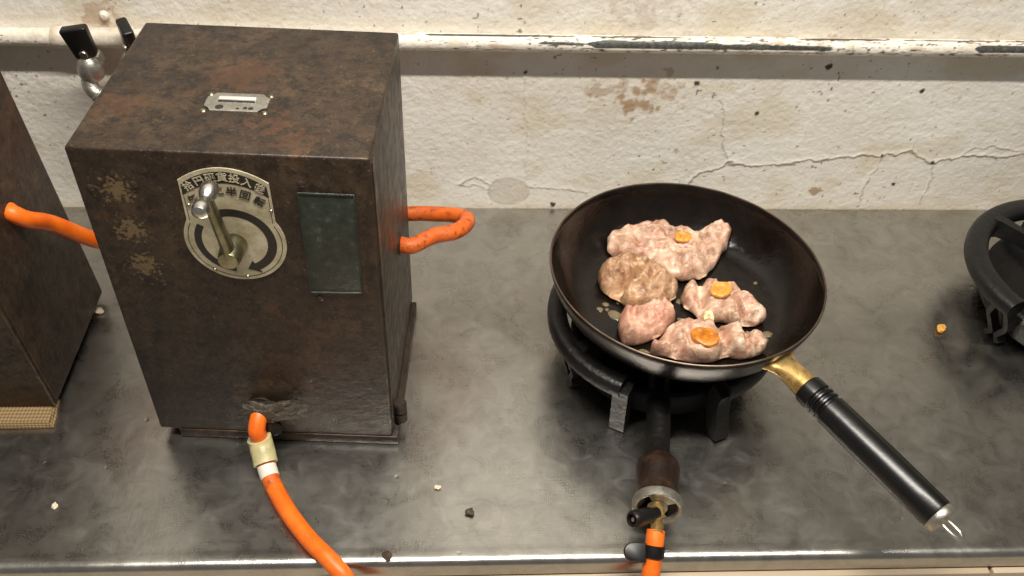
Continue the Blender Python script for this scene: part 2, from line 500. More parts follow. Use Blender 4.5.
def make_wall():
    hx = .0014
    xs = np.concatenate([[-2.2, -1.2], np.arange(-.52, 1.0, hx), [1.6, 2.6]])
    zs = np.concatenate([[-.8, -.3], np.arange(-.02, .352, hx), [.3535, .6, 1.2, 1.9]])
    X, Z = np.meshgrid(xs, zs)
    lump = fbm(X * 110, Z * 130, 3, 3) * .6 + fbm(X * 320, Z * 320, 5, 2) * .4
    Y = -(1 - lump) * .0011
    crack = np.zeros_like(X)
    jx, jz = X + (fbm(X * 90, Z * 90, 7, 3) - .5) * .010, Z + (fbm(X * 90, Z * 90, 8, 3) - .5) * .010
    for pts, wd, st in CRACKS:
        d = poly_dist(jx, jz, pts)
        wv = wd * (.5 + 1.2 * fbm(X * 60, Z * 60, 9, 2))
        crack = np.maximum(crack, st * (1 - sstep(wv * .5, wv * 1.6, d)))
        Y += .0007 * np.exp(-(d / .004) ** 2) * np.where(jz > np.interp(jx, *zip(*sorted(pts))), 1, 0) * st
    Y = np.where(crack > 0, Y + .0006 * crack, Y)
    # oval bare patch with a lifted rim
    e = np.hypot((X - .184) / .0275, (Z - .027) / .0205) + (fbm(X * 60, Z * 60, 12, 3) - .5) * .3
    bare = 1 - sstep(.93, 1.0, e)
    crack = np.maximum(crack, .75 * np.exp(-((e - 1.0) / .05) ** 2) * sstep(.3, .6, fbm(X * 50, Z * 50, 22, 2)))
    bt = np.hypot((X - .588) / .009, (Z - .030) / .007) + (fbm(X * 160, Z * 160, 13, 3) - .5) * 1.0
    bare_tri = 1 - sstep(.8, 1.0, bt)
    rust = np.zeros_like(X)
    ru_n = fbm(X * 130, Z * 130, 15, 4)
    for cx, cz, r, s in ((.338, .165, .034, .95), (.289, .178, .02, .6), (.36, .178, .03, .6), (.318, .185, .02, .5), (-.273, .262, .03, .6), (.33, .29, .05, .3)):
        g = np.exp(-((X - cx) ** 2 + (Z - cz) ** 2) / (2 * (r * .6) ** 2))
        rust = np.maximum(rust, s * sstep(.56, .70, ru_n * .75 + g * .34))
    rust = np.maximum(rust, bare_tri * .6)
    yel = .55 * np.exp(-((X - .335) ** 2 / (2 * .05 ** 2) + (Z - .17) ** 2 / (2 * .03 ** 2))) * fbm(X * 50, Z * 50, 18, 3) * 1.3
    yel = np.maximum(yel, .45 * sstep(.5, .75, fbm(X * 14, Z * 22, 19, 4)))
    yel = np.maximum(yel, .8 * np.exp(-(Z / .008) ** 2) * fbm(X * 40, Z * 10, 28, 3))
    yel = np.maximum(yel, .5 * np.exp(-((Z - .262) / .006) ** 2) * fbm(X * 30, Z * 10, 26, 3))
    sp = fbm(X * 190, Z * 190, 21, 2)
    dens = fbm(X * 12, Z * 16, 23, 3)
    speck = .8 * sstep(.86, .92, sp + (dens - .5) * .22)
    for cx, cz, r in ((.485, .148, .0028), (.243, .007, .004), (.557, .212, .0045), (.198, .201, .0025), (.404, .189, .004), (.681, .181, .0035), (.689, .042, .003), (.73, .077, .003), (.66, .0875, .002), (-.19, .33, .003)):
        speck = np.maximum(speck, 1 - sstep(.7, 1.15, np.hypot(X - cx, (Z - cz)) / r + (fbm(X * 300, Z * 300, 4, 2) - .5)))
    inside = (X > -.52) & (X < .999) & (Z > -.02) & (Z < .352)
    Y = np.where(inside, Y, -.0006)
    me = grid_mesh('wall_back', np.stack([X, -Y - .0012, Z], -1), {'crack': crack, 'bare': np.maximum(bare * .55, bare_tri), 'rust': rust, 'yellowing': yel, 'speck': speck, 'upper': (Z > .352) * 1.0, 'upper_reflect_dark': (Z > .352) * (X > .42) * 1.0})  # both upper masks: added out-of-view tones that shape the counter's reflections
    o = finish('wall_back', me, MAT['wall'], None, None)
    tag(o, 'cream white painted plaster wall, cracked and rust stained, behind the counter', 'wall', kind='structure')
make_wall()

bm = bmesh.new()
box(bm, -2.2, 2.6, -2.6, .004, -.82, -.8)
o = mk('floor', bm, MAT['floor'])
tag(o, 'beige floor below the front edge of the counter', 'floor', kind='structure')

# ------------------------------------------------------------------ steel counter
XA, XB, YF = -1.1, 1.5, -.5215
def counter_top():
    # folded sheet: flat top, rounded nose with a slight raised bead, short lip
    prof = [(-.0015, 0.0), (-.15, 0.0), (-.30, 0.0), (-.44, 0.0), (YF + .020, 0.0), (YF + .014, .0004), (YF + .008, .0010), (YF + .003, .0006), (YF, -.002), (YF - .0008, -.005), (YF - .0008, -.0195), (YF + .004, -.0215), (YF + .012, -.0215), (YF + .012, -.0185), (-.0015, -.0185)]
    bm = bmesh.new()
    xs = np.linspace(XA, XB, 140)
    rings = []
    for x in xs:
        wob = .0022 * (vnoise(np.array([x * 3.0]), np.array([.5]), 31)[0] - .5)
        rings.append([bm.verts.new((x - .2, y + .26 + (wob if y < YF + .03 else 0), z + (.0012 * (vnoise(np.array([x * 5.0]), np.array([y * 6.0]), 33)[0] - .7) if -.5 < y < -.1 and z == 0 else 0))) for y, z in prof])
    for A, B in zip(rings[:-1], rings[1:]):
        for k in range(len(prof) - 1): bm.faces.new((A[k], A[k + 1], B[k + 1], B[k]))
    bm.faces.new(rings[0]); bm.faces.new(rings[-1][::-1])
    o = mk('steel_counter', bm, MAT['steel'], None, 40)
    o.location = (.2, -.26, 0)
    tag(o, 'worn stainless steel worktop running along the white wall under everything', 'counter')
counter_top()
cab = empty('base_cabinet', 'beige cabinet below the front edge of the steel counter', 'cabinet', (.2, -.27, -.8))
bm = bmesh.new()
box(bm, XA + .03 - .2, XB - .03 - .2, -.239, .24, .06, .7812, .002, 1)
mk('carcass', bm, MAT['cabinet'], cab)
bm = bmesh.new()
box(bm, XA + .05 - .2, XB - .05 - .2, -.20, .22, 0, .06)
mk('kick_plinth', bm, MAT['leg_steel'], cab)
nd = 3
wd = (XB - XA - .06) / nd
for k in range(nd):
    x0 = XA + .03 - .2 + wd * k
    bm = bmesh.new()
    box(bm, x0 + .0015, x0 + wd - .0015, -.2585, -.240, .07, .7780, .002, 2)
    dr = mk('door', bm, MAT['cabinet'], cab)
    bm = bmesh.new()
    lathe(bm, [(0, 0), (.005, 0), (.005, .008), (.012, .012), (.013, .017), (.010, .021), (0, .022)], (x0 + wd * .88, -.2585, .55), (0, -1, 0), 20)
    mk('knob', bm, MAT['chrome'], dr)

# ------------------------------------------------------------------ gas pipe on the wall
def make_pipe():
    R0 = .0098
    yc, zc = -.0125, .2453
    p = empty('gas_pipe', 'thin white painted gas pipe with dark chipped paint running along the wall', 'pipe', (0.25, yc, zc))
    na = 64
    xs = np.arange(-.75, 1.25, .0018)
    a = np.linspace(0, 2 * PI, na, endpoint=False)
    A, X = np.meshgrid(a, xs, indexing='ij')
    n1 = fbm(X * 34, A * 1.3, 41, 4)
    n2 = fbm(X * 110, A * 3.0, 43, 3)
    def win(x0, x1, s=.012): return sstep(x0 - s, x0 + s, X) * (1 - sstep(x1 - s, x1 + s, X))
    # angle 0 = away from the wall (towards -y), PI/2 = up; chips sit on the front and upper side
    front = np.exp(-((A - .35) / .55) ** 2)
    upper = np.exp(-((A - 1.45) / .22) ** 2)
    want = .72 * win(.205, .31) * np.exp(-((A - .45) / .35) ** 2) + 1.15 * win(.275, .40) * front + 1.0 * win(.468, .545) * np.exp(-((A - .2) / .35) ** 2) + .6 * win(.40, .47) * front + 1.2 * win(.715, .80) * front + .35 * win(.09, .2) * upper + .62 * win(.08, .40) * upper + .62 * win(.5, .8) * upper + .2 * win(-.4, -.29) * upper + .35 * win(-.42, -.33) * front
    chip = sstep(.54, .60, want * .62 + n1 * .42 + n2 * .12)
    specks = sstep(.74, .80, fbm(X * 170, A * 5, 47, 3) + .10 * win(.2, .8))
    chip = np.maximum(chip, specks * .9)
    rust = sstep(.5, .66, n2) * win(-.31, -.25, .01) * .9 + .45 * sstep(.6, .75, n1)
    rr = R0 * (1 + .05 * (n2 - .5) - .035 * chip)
    wob = .0009 * (vnoise(X * 4, X * 0, 49) - .5)
    P = np.stack([X - .25, -rr * np.cos(A), rr * np.sin(A) + wob], -1)
    me = grid_mesh('pipe', P, {'chip': chip, 'rust': rust}, wrap=True)
    me.flip_normals()
    finish('pipe', me, MAT['pipe'], p, None)
    # painted tee fitting feeding the two cocks
    def painted(name, bm, r=.5):
        o = mk(name, bm, MAT['pipe'], p)
        nv = len(o.data.vertices)
        for k, s in (('chip', .0), ('rust', r)):
            at = o.data.attributes.new(k, 'FLOAT', 'POINT')
            at.data.foreach_set('value', np.array([s * (noise.noise(v.co * 90) * .9 + .45) for v in o.data.vertices], np.float32).clip(0, 1))
    for x0, x1 in ((-.325, -.236),):
        bm = bmesh.new()
        L = x1 - x0
        lathe(bm, [(.0095, 0), (.0112, .0), (.0120, .003), (.0120, .011), (.0112, .014), (.0112, L - .014), (.0120, L - .011), (.0120, L - .003), (.0112, L), (.0095, L)], (x0 - .25, 0, 0), (1, 0, 0), 28)
        painted('tee_fitting', bm)
    # lumps of old paint round the wall anchor over the tee
    bm = bmesh.new()
    lathe(bm, [(0, .005), (.003, .0045), (.005, .002), (.006, 0)], (-.268 - .25, .0118, .0205), (0, -1, 0), 20)
    painted('wall_anchor', bm, .4)
make_pipe()

# ------------------------------------------------------------------ gas cocks on the pipe
def gas_cock(label, x, tilt, lean, group='gas cocks on the pipe', dz=0.0):
    """origin at the pipe axis; body leaves the pipe towards the viewer, then an outlet elbow"""
    c = empty('gas_cock', label, 'gas tap', (x, -.024, .2453 + dz), tilt, group)
    bm = bmesh.new()
    lathe(bm, [(0, 0), (.0085, 0), (.0085, .006), (.0115, .007), (.0118, .012), (.0118, .020), (.0105, .023), (0, .023)], (0, -.001, -.001), (0, -1, -.12), 8)
    lathe(bm, [(0, -.013), (.009, -.013), (.0125, -.010), (.0138, -.004), (.0135, .006), (.009, .012), (.006, .015), (0, .015)], (0, -.026, -.004), (0, -.1, 1), 24)
    mk('valve_body', bm, MAT['cock_metal'], c)
    bm = bmesh.new()
    tube(bm, [(0, -.026, -.010), (-.0035, -.030, -.018), (-.001, -.034, -.0255), (.0045, -.036, -.0295), (.008, -.0365, -.0325)], .0088, 16, 6)
    lathe(bm, [(.0086, 0), (.0100, .001), (.0100, .004), (.0086, .005)], (.003, -.0356, -.0283), (.7, -.1, -.7), 16)
    mk('outlet_elbow', bm, MAT['cock_metal'], c)
    # black slab handle, thick and rounded, tipped back over the pipe
    bm = bmesh.new()
    mtx = Matrix.Translation((0, -.024, .012)) @ Matrix.Rotation(lean[0], 4, 'Y') @ Matrix.Rotation(lean[1], 4, 'X')
    t = bmesh.new()
    bmesh.ops.create_cube(t, size=1)
    for v in t.verts:
        wx = .0145 if v.co.z > 0 else .0115
        v.co = Vector((v.co.x * 2 * wx, v.co.y * .012, (v.co.z + .5) * .036 - .002))
    bmesh.ops.bevel(t, geom=t.edges[:], offset=.0028, segments=3, profile=.5, affect='EDGES')
    merge(bm, t, mtx)
    h = mk('handle', bm, MAT['black_plastic'], c)
    bm = bmesh.new()
    lathe(bm, [(0, .003), (.004, .0028), (.0048, .0015), (.0048, 0), (0, 0)], mtx @ Vector((0, -.006, .004)), mtx.to_3x3() @ Vector((0, -1, 0)), 16)
    mk('handle_screw', bm, MAT['chrome'], h)
    return c
gas_cock('gas tap with black slab handle facing the viewer, left of the two taps', -.2790, 0.0, (-.16, .10), dz=-.0130)
gas_cock('gas tap seen edge-on, half hidden behind the top of the coin meter', -.2130, -1.05, (.22, .1), dz=-.0135)

# ------------------------------------------------------------------ coin gas meters
MW, MD, MH, Z0 = .23, .2012, .3462, .012
def arc_pts(cx, cy, r, a0, a1, n):
    return [(cx + r * math.cos(math.radians(a0 + (a1 - a0) * k / max(n, 1))), cy + r * math.sin(math.radians(a0 + (a1 - a0) * k / max(n, 1)))) for k in range(n + 1)]

U0, ZC, RC = .1152, .2605, .0414
def tab_arc(hw, zs, zp, n=14):
    """arched line from left (-hw, zs) over (0, zp) to right"""
    return [(U0 + hw * (2 * k / n - 1), zs + (zp - zs) * (1 - (2 * k / n - 1) ** 2)) for k in range(n + 1)]

def dial_outline(ins=0.0):
    R = RC - ins
    hw = .0353 - ins
    a = math.degrees(math.asin(min(1, (math.sqrt(R * R - hw * hw)) / R)))
    o = tab_arc(hw, .3205 - ins * .9, .3335 - ins)          # left to right over the top
    o += arc_pts(U0, ZC, R, a, -180 - a, 46)                 # clockwise round the bottom
    return o

def text_mesh(items, parent, mat, name):
    """items: (char, u, z, size, rot) laid on the front face of the meter"""
    bm = bmesh.new()
    dg = None
    for ch, u, z, size, rot in items:
        cd = bpy.data.curves.new('lettering', 'FONT')
        cd.body = ch
        cd.size = size
        cd.align_x = 'CENTER'
        cd.align_y = 'CENTER'
        cd.extrude = .00015
        cd.offset = size * .012
        ob = bpy.data.objects.new('lettering', cd)
        COL.objects.link(ob)
        dg = bpy.context.evaluated_depsgraph_get()
        me = bpy.data.meshes.new_from_object(ob.evaluated_get(dg))
        t = bmesh.new()
        t.from_mesh(me)
        merge(bm, t, Matrix.Translation((u, -.0018, z)) @ Matrix.Rotation(PI / 2, 4, 'X') @ Matrix.Rotation(rot, 4, 'Z'))
        bpy.data.objects.remove(ob)
        bpy.data.curves.remove(cd)
        bpy.data.meshes.remove(me)
    return mk(name, bm, mat, parent)

def coin_meter(label, loc, rotz, depth=MD, roty=0.0, Z0=.012, plinth=True):
    m = empty('coin_gas_meter', label, 'gas meter', loc, rotz, 'coin gas meters on the counter')
    m.rotation_euler = (0, roty, rotz)
    # sheet-metal case with rolled edges and a recessed right-hand door line
    bm = bmesh.new()
    box(bm, -.0008, MW + .0004, -.0004, depth, Z0, MH + .0004, .0024, 3)
    mk('case', bm, MAT['rust'], m)
    if plinth:
        bm = bmesh.new()
        box(bm, .018, MW + .0055, -.0012, depth - .006, .0006, .0122, .0012, 2)
        mk('plinth', bm, MAT['rust'], m)
    # front flange strip standing proud on the right side
    bm = bmesh.new()
    box(bm, MW - .0005, MW + .0016, .004, .016, Z0 + .004, MH - .006, .0006, 1)
    mk('side_flange', bm, MAT['rust'], m)
    # side hinge near the bottom
    for dz in ((0, .014) if plinth else ()):
        bm = bmesh.new()
        lathe(bm, [(0, 0), (.0055, 0), (.0068, .0015), (.0068, .0115), (.0055, .013), (0, .013)], (MW + .0065, .020, .014 + dz), (0, 0, 1), 16)
        mk('hinge_knuckle', bm, MAT['dark_plinth'], m)
    # dial plate
    bm = bmesh.new()
    prism(bm, dial_outline(), (0, .0005, 0), (1, 0, 0), (0, 0, 1), (0, -1, 0), .0019, .0004)
    plate = mk('dial_plate', bm, MAT['enamel'], m)
    bm = bmesh.new()
    # dark arched band
    top, bot = tab_arc(.0333, .3172, .3302), tab_arc(.0338, .3062, .3192)
    prism(bm, bot + top[::-1], (0, -.0013, 0), (1, 0, 0), (0, 0, 1), (0, -1, 0), .00025)
    # thin outline of plate
    def ribbon(line, wd, closed=False):
        n = len(line)
        L, R_ = [], []
        for k in range(n):
            a = Vector(line[max(k - 1, 0)]) ; b = Vector(line[min(k + 1, n - 1)])
            d = (b - a).normalized()
            nn = Vector((-d.y, d.x)) * wd / 2
            L.append(tuple(Vector(line[k]) + nn)); R_.append(tuple(Vector(line[k]) - nn))
        for k in range(n - 1):
            prism(bm, [L[k], L[k + 1], R_[k + 1], R_[k]], (0, -.0013, 0), (1, 0, 0), (0, 0, 1), (0, -1, 0), .0002)
    ribbon(arc_pts(U0, ZC, .0380, 28, -208, 50), .0006)
    ribbon([(U0 - .0332, .305), (U0 - .0332, .281)], .0005)
    ribbon([(U0 + .0332, .305), (U0 + .0332, .281)], .0005)
    # thick turning arrows
    def fat_arc(a0, a1, r0, r1, head):
        n = 40
        prism_pts_o = arc_pts(U0, ZC, r1, a0, a1, n)
        prism_pts_i = arc_pts(U0, ZC, r0, a0, a1, n)
        for k in range(n):
            prism(bm, [prism_pts_o[k], prism_pts_o[k + 1], prism_pts_i[k + 1], prism_pts_i[k]], (0, -.0013, 0), (1, 0, 0), (0, 0, 1), (0, -1, 0), .00025)
        s = 1 if a1 > a0 else -1
        rm = (r0 + r1) / 2
        tip = arc_pts(U0, ZC, rm, a1 + s * head, 0, 0)[0]
        p1 = arc_pts(U0, ZC, r1 + .0035, a1, 0, 0)[0]
        p2 = arc_pts(U0, ZC, r0 - .0035, a1, 0, 0)[0]
        prism(bm, [p1, tip, p2], (0, -.0013, 0), (1, 0, 0), (0, 0, 1), (0, -1, 0), .0003)
    fat_arc(112, -62, .0262, .0335, 17)
    fat_arc(148, 262, .0272, .0330, 0.5)
    mk('printed_marks', bm, MAT['ink'], plate)
    def arched(txt, hw, zs, zp, size):
        n = len(txt)
        out = []
        for k, ch in enumerate(txt):
            s = (k + .5) / n * 2 - 1
            out.append((ch, U0 + hw * s, zs + (zp - zs) * (1 - s * s), size, -2 * s * (zp - zs) / hw * .8))
        return out
    text_mesh(arched('拾円硬貨投入後', .0322, .3118, .3246, .0088), plate, MAT['cream_print'], 'printed_caption')
    text_mesh(arched('矢印に半回転', .0305, .2985, .3115, .0092), plate, MAT['ink'], 'printed_instruction')
    for px, pz in ((U0 - .031, .2965), (U0 + .0335, .2935), (U0 + .004, .2225), (U0 - .0225, .2285)):
        bm = bmesh.new()
        lathe(bm, [(0, .0012), (.0012, .001), (.0017, 0), (0, 0)], (px, -.0013, pz), (0, -1, 0), 12)
        mk('rivet', bm, MAT['brass_silver'], plate)
    # crank
    bm = bmesh.new()
    lathe(bm, [(0, 0), (.0105, 0), (.0110, .004), (.0098, .012), (.0088, .021), (.0078, .0235), (.0, .0242)], (U0 - .001, -.001, ZC - .002), (0, -1, 0), 24)
    crank = mk('crank_lever', bm, MAT['brass_silver'], m)
    bm = bmesh.new()
    pth = spline([(U0 - .001, -.017, ZC - .002), (U0 - .002, -.0185, ZC + .014), (U0 - .0045, -.020, ZC + .036), (U0 - .0072, -.021, ZC + .058)], 6)
    sweep(bm, pth, circ(.0062, 14, .0042), scale=[1.25 - .35 * k / (len(pth) - 1) for k in range(len(pth))])
    mk('crank_arm', bm, MAT['brass_silver'], crank)
    bm = bmesh.new()
    lathe(bm, [(0, -.008), (.0052, -.0075), (.0072, -.004), (.0074, .002), (.0060, .006), (.0042, .009), (.0046, .013), (.0066, .0165), (.0072, .0205), (.0062, .0245), (.0035, .0268), (0, .0274)], (U0 - .0075, -.014, ZC + .060), (-.05, -1, -.10), 24)
    mk('crank_knob', bm, MAT['chrome'], crank)
    # blackened plate at the right of the dial
    bm = bmesh.new()
    prism(bm, [(.1708, .2068), (.2145, .2085), (.2160, .3126), (.1718, .3126)], (0, .0005, 0), (1, 0, 0), (0, 0, 1), (0, -1, 0), .0018, .0005)
    np_ = mk('blank_plate', bm, MAT['nameplate'], m)
    bm = bmesh.new()
    for a, b in (((.1708, .2068), (.2145, .2085)), ((.2145, .2085), (.2160, .3126)), ((.2160, .3126), (.1718, .3126)), ((.1718, .3126), (.1708, .2068))):
        rod(bm, (a[0], -.0013, a[1]), (b[0], -.0013, b[1]), .0007, n=8)
    mk('plate_rim', bm, MAT['nameplate'], np_)
    for px, pz in ((.1755, .3205), (.1775, .199), (.0445, .314), (.0095, .309), (.045, .2105)):
        bm = bmesh.new()
        lathe(bm, [(0, .0022), (.002, .0019), (.0034, .0008), (.0036, 0), (0, 0)], (px, .0002, pz), (0, -1, 0), 14)
        mk('case_rivet', bm, MAT['dark_plinth'], m)
    # coin slot plate on top
    bm = bmesh.new()
    u0, u1, v0, v1, q = .0885, .1395, .0565, .0835, .0062
    out = []
    for cx, cy, a0 in ((u1, v1, 270), (u0, v1, 0), (u0, v0, 90), (u1, v0, 180)):
        out += arc_pts(cx, cy, q, a0, a0 - 90, 5)
    prism(bm, out, (0, 0, MH - .0003), (1, 0, 0), (0, 1, 0), (0, 0, 1), .0020, .0005)
    cp = mk('coin_slot_plate', bm, MAT['alu'], m)
    bm = bmesh.new()
    box(bm, .0985, .1290, .0710, .0760, MH + .0014, MH + .0036, .0009, 2)
    mk('slot_hood', bm, MAT['bright_alu'], cp)
    bm = bmesh.new()
    box(bm, .0985, .1285, .0697, .0711, MH + .0014, MH + .0020)
    mk('slot_opening', bm, MAT['ink'], cp)
    for cx, cy, r in ((.1015, .0618, .0034), (.1165, .0603, .0014), (.1225, .0612, .0018), (.1270, .0610, .0022)):
        bm = bmesh.new()
        lathe(bm, [(0, .0003), (r, .0002), (r * 1.05, 0), (0, 0)], (cx, cy, MH + .0016), (0, 0, 1), 12)
        mk('worn_spot', bm, MAT['ink'], cp)
    for cx, cy in ((u0 + .001, v0 + .001), (u1 - .001, v0 + .001), (u0 + .001, v1 - .001), (u1 - .001, v1 - .001)):
        bm = bmesh.new()
        lathe(bm, [(0, .0016), (.0016, .0014), (.0026, .0004), (.0026, -.0005), (0, -.0005)], (cx, cy, MH), (0, 0, 1), 12)
        mk('plate_screw', bm, MAT['brass_silver'], cp)
    # inlet stub on the right side, outlet stub low on the front
    bm = bmesh.new()
    lathe(bm, [(0, -.002), (.0115, -.002), (.0115, .0012), (.0100, .002), (0, .002)], (MW,) + ((.125, .158) if plinth else (.083, .188)), (1, 0, 0), 20)
    mk('inlet_collar', bm, MAT['dark_plinth'], m)
    bm = bmesh.new()
    lathe(bm, [(0, -.002), (.0125, -.002), (.0125, .002), (.0070, .003), (.0070, .007), (0, .007)], (.106, 0, .052), (0, -1, 0), 20)
    mk('outlet_collar', bm, MAT['dark_plinth'], m)
    return m
YAW = math.radians(-3.3917)
coin_meter('rust brown coin gas meter with round cream dial and crank, standing upright on the counter', (-0.17528, -0.37242, 0), YAW)
lm = coin_meter('dark brown coin gas meter standing on cardboard, cut by the left photo edge', (-0.5190, -0.341, 0.0082), 0.0, .171, 0.0, .0005, False)
for ch in lm.children_recursive:      # this older meter is narrower at the top
    for v in ch.data.vertices:
        v.co.x -= .074 * max(0, v.co.z) * v.co.x / MW

def meter_pt(u, y, z):
    return Vector((-0.17528 + u * math.cos(YAW) - y * math.sin(YAW), -0.37242 + u * math.sin(YAW) + y * math.cos(YAW), z))

# cardboard under the left meter
bm = bmesh.new()
for k in range(3):
    e = .0015 * k
    prism(bm, [(-.56, -.366 + e), (-.286 - e, -.3625 + e * .5), (-.2915 - e, -.326), (-.311, -.318), (-.315, -.17), (-.56, -.17)], (0, 0, .0004 + .0026 * k), (1, 0, 0), (0, 1, 0), (0, 0, 1), .0025, .0006)
tag(mk('cardboard_mat', bm, MAT['mat']), 'tan corrugated cardboard pad under the dark meter at the left edge', 'cardboard')

# ------------------------------------------------------------------ hoses
def hose_obj(name, label, pts, mat, r=.0082, smooth=12):
    h = empty(name, label, 'gas hose', pts[0], 0, 'orange gas hoses')
    o0 = Vector(pts[0])
    bm = bmesh.new()
    P = spline(pts, smooth)
    sweep(bm, [p - o0 for p in P], circ(r, 20))
    mk('rubber_hose', bm, mat, h)
    return h, [p - o0 for p in P]

def band(P, s0, s1, r, mat, name, parent, lump=0.0, n=22):
    """sleeve round the path P between fractions s0..s1"""
    N = len(P) - 1
    def at(s):
        f = s * N
        i = min(int(f), N - 1)
        return P[i].lerp(P[i + 1], f - i)
    k = 10
    path = [at(s0 + (s1 - s0) * j / k) for j in range(k + 1)]
    bm = bmesh.new()
    sweep(bm, path, circ(r, n))
    if lump:
        for v in bm.verts:
            v.co += Vector((noise.noise(v.co * 150), noise.noise(v.co * 150 + Vector((9, 0, 0))), noise.noise(v.co * 150 + Vector((0, 7, 0))))) * lump
    return mk(name, bm, mat, parent)

# front hose: meter outlet -> over the counter edge -> back up to the burner nozzle
fp = [meter_pt(.106, -.005, .052), meter_pt(.1055, -.013, .051), meter_pt(.1045, -.023, .043), (-.0705, -.4035, .030), (-.066, -.417, .020), (-.060, -.432, .0125), (-.051, -.449, .0092), (-.035, -.4745, .0092), (-.014, -.5015, .0095), (.006, -.5225, .0105), (.022, -.5385, .002), (.033, -.548, -.030), (.06, -.556, -.11), (.12, -.56, -.19), (.19, -.56, -.19), (.255, -.556, -.12), (.283, -.5535, -.035), (.289, -.549, .008), (.2915, -.538, .026), (.2935, -.528, .036), (.2955, -.5175, .0425)]
h, P = hose_obj('gas_hose', 'bright orange gas hose from the coin meter front, draped over the counter edge', fp, MAT['hose'])
nseg = len(fp) - 1
band(P, 2.75 / nseg, 4.35 / nseg, .0116, MAT['tape_clear'], 'clear_tape', h, .0012)
lb = band(P, 4.45 / nseg, 5.15 / nseg, .0090, MAT['paper'], 'paper_label', h, .0002)
band(P, 5.15 / nseg, 5.75 / nseg, .0085, MAT['hose_grimy'], 'worn_strip', h, .0002)
# crumpled grey tape where the hose leaves the meter
def crumple(name, centre, parent, o0, mat):
    bm = bmesh.new()
    bmesh.ops.create_icosphere(bm, subdivisions=4, radius=1)
    for v in bm.verts:
        d = v.co.copy()
        k = 1 + .55 * noise.noise(d * 1.7 + Vector((3, 1, 2))) + .25 * noise.noise(d * 5)
        v.co = Vector((d.x * .021 * k, d.y * .0085, d.z * .0155 * k))
        if v.co.y > 0: v.co.y *= .2
        v.co += Vector((.006 + .35 * max(0, v.co.x) * 1.2, 0, .35 * max(0, v.co.x)))
        v.co = Matrix.Rotation(YAW, 3, 'Z') @ v.co + centre - o0
    return mk(name, bm, mat, parent, 25)
o0 = Vector(fp[0])
crumple('grey_tape', meter_pt(.106, -.0075, .052), h, o0, MAT['tape_dark'])
def clip_tab(name, a, b, wdt, th, parent, mat, o0, up=(0, 0, 1)):
    a, b = Vector(a) - o0, Vector(b) - o0
    d = (b - a)
    L = d.length
    x = d.normalized()
    y = Vector(up).cross(x).normalized()
    z = x.cross(y)
    bm = bmesh.new()
    n = 10
    out = [(0, -wdt / 2)] + [(L - wdt / 2 + wdt / 2 * math.cos(t), wdt / 2 * math.sin(t)) for t in np.linspace(-PI / 2, PI / 2, n)] + [(0, wdt / 2)]
    prism(bm, out, a - z * th / 2, x, y, z, th, th * .25)
    return mk(name, bm, mat, parent)
clip_tab('hose_clip_tab', meter_pt(.110, -.0145, .0385), meter_pt(.1255, -.013, .032), .015, .004, h, MAT['black_plastic'], o0, (.1, -1, .3))
cl = band(P, 18.25 / nseg, 18.95 / nseg, .0098, MAT['black_plastic'], 'hose_clip', h)
clip_tab('clip_ear', (.285, -.535, .034), (.2655, -.5345, .036), .0165, .005, cl, MAT['black_plastic'], o0, (0, -.5, 1))

# loop into the meter's right-hand inlet, running behind it from the wall tap
lp = [meter_pt(MW + .0005, .125, .157), meter_pt(MW + .013, .124, .157), (.095, -.2470, .156), (.116, -.236, .1525), (.1275, -.215, .145), (.1285, -.192, .135), (.114, -.176, .127), (.085, -.166, .121), (.045, -.160, .119), (-.06, -.125, .118), (-.16, -.090, .125), (-.225, -.07, .155), (-.254, -.0670, .184), (-.266, -.0612, .1950), (-.2720, -.0605, .2000)]
hose_obj('gas_hose', 'grimy orange hose looping out behind the coin meter into its right side', lp, MAT['hose_grimy'], .0083)
lp2 = [(-.3040, -.258, .196), (-.2985, -.2625, .1955), (-.290, -.2570, .184), (-.280, -.236, .162), (-.252, -.216, .124), (-.225, -.202, .112), (-.205, -.19, .122), (-.195, -.15, .115), (-.190, -.11, .13), (-.188, -.080, .160), (-.186, -.050, .184), (-.189, -.047, .197)]
hose_obj('gas_hose', 'orange hose from the left meter crossing behind the coin meter', lp2, MAT['hose'], .0084)

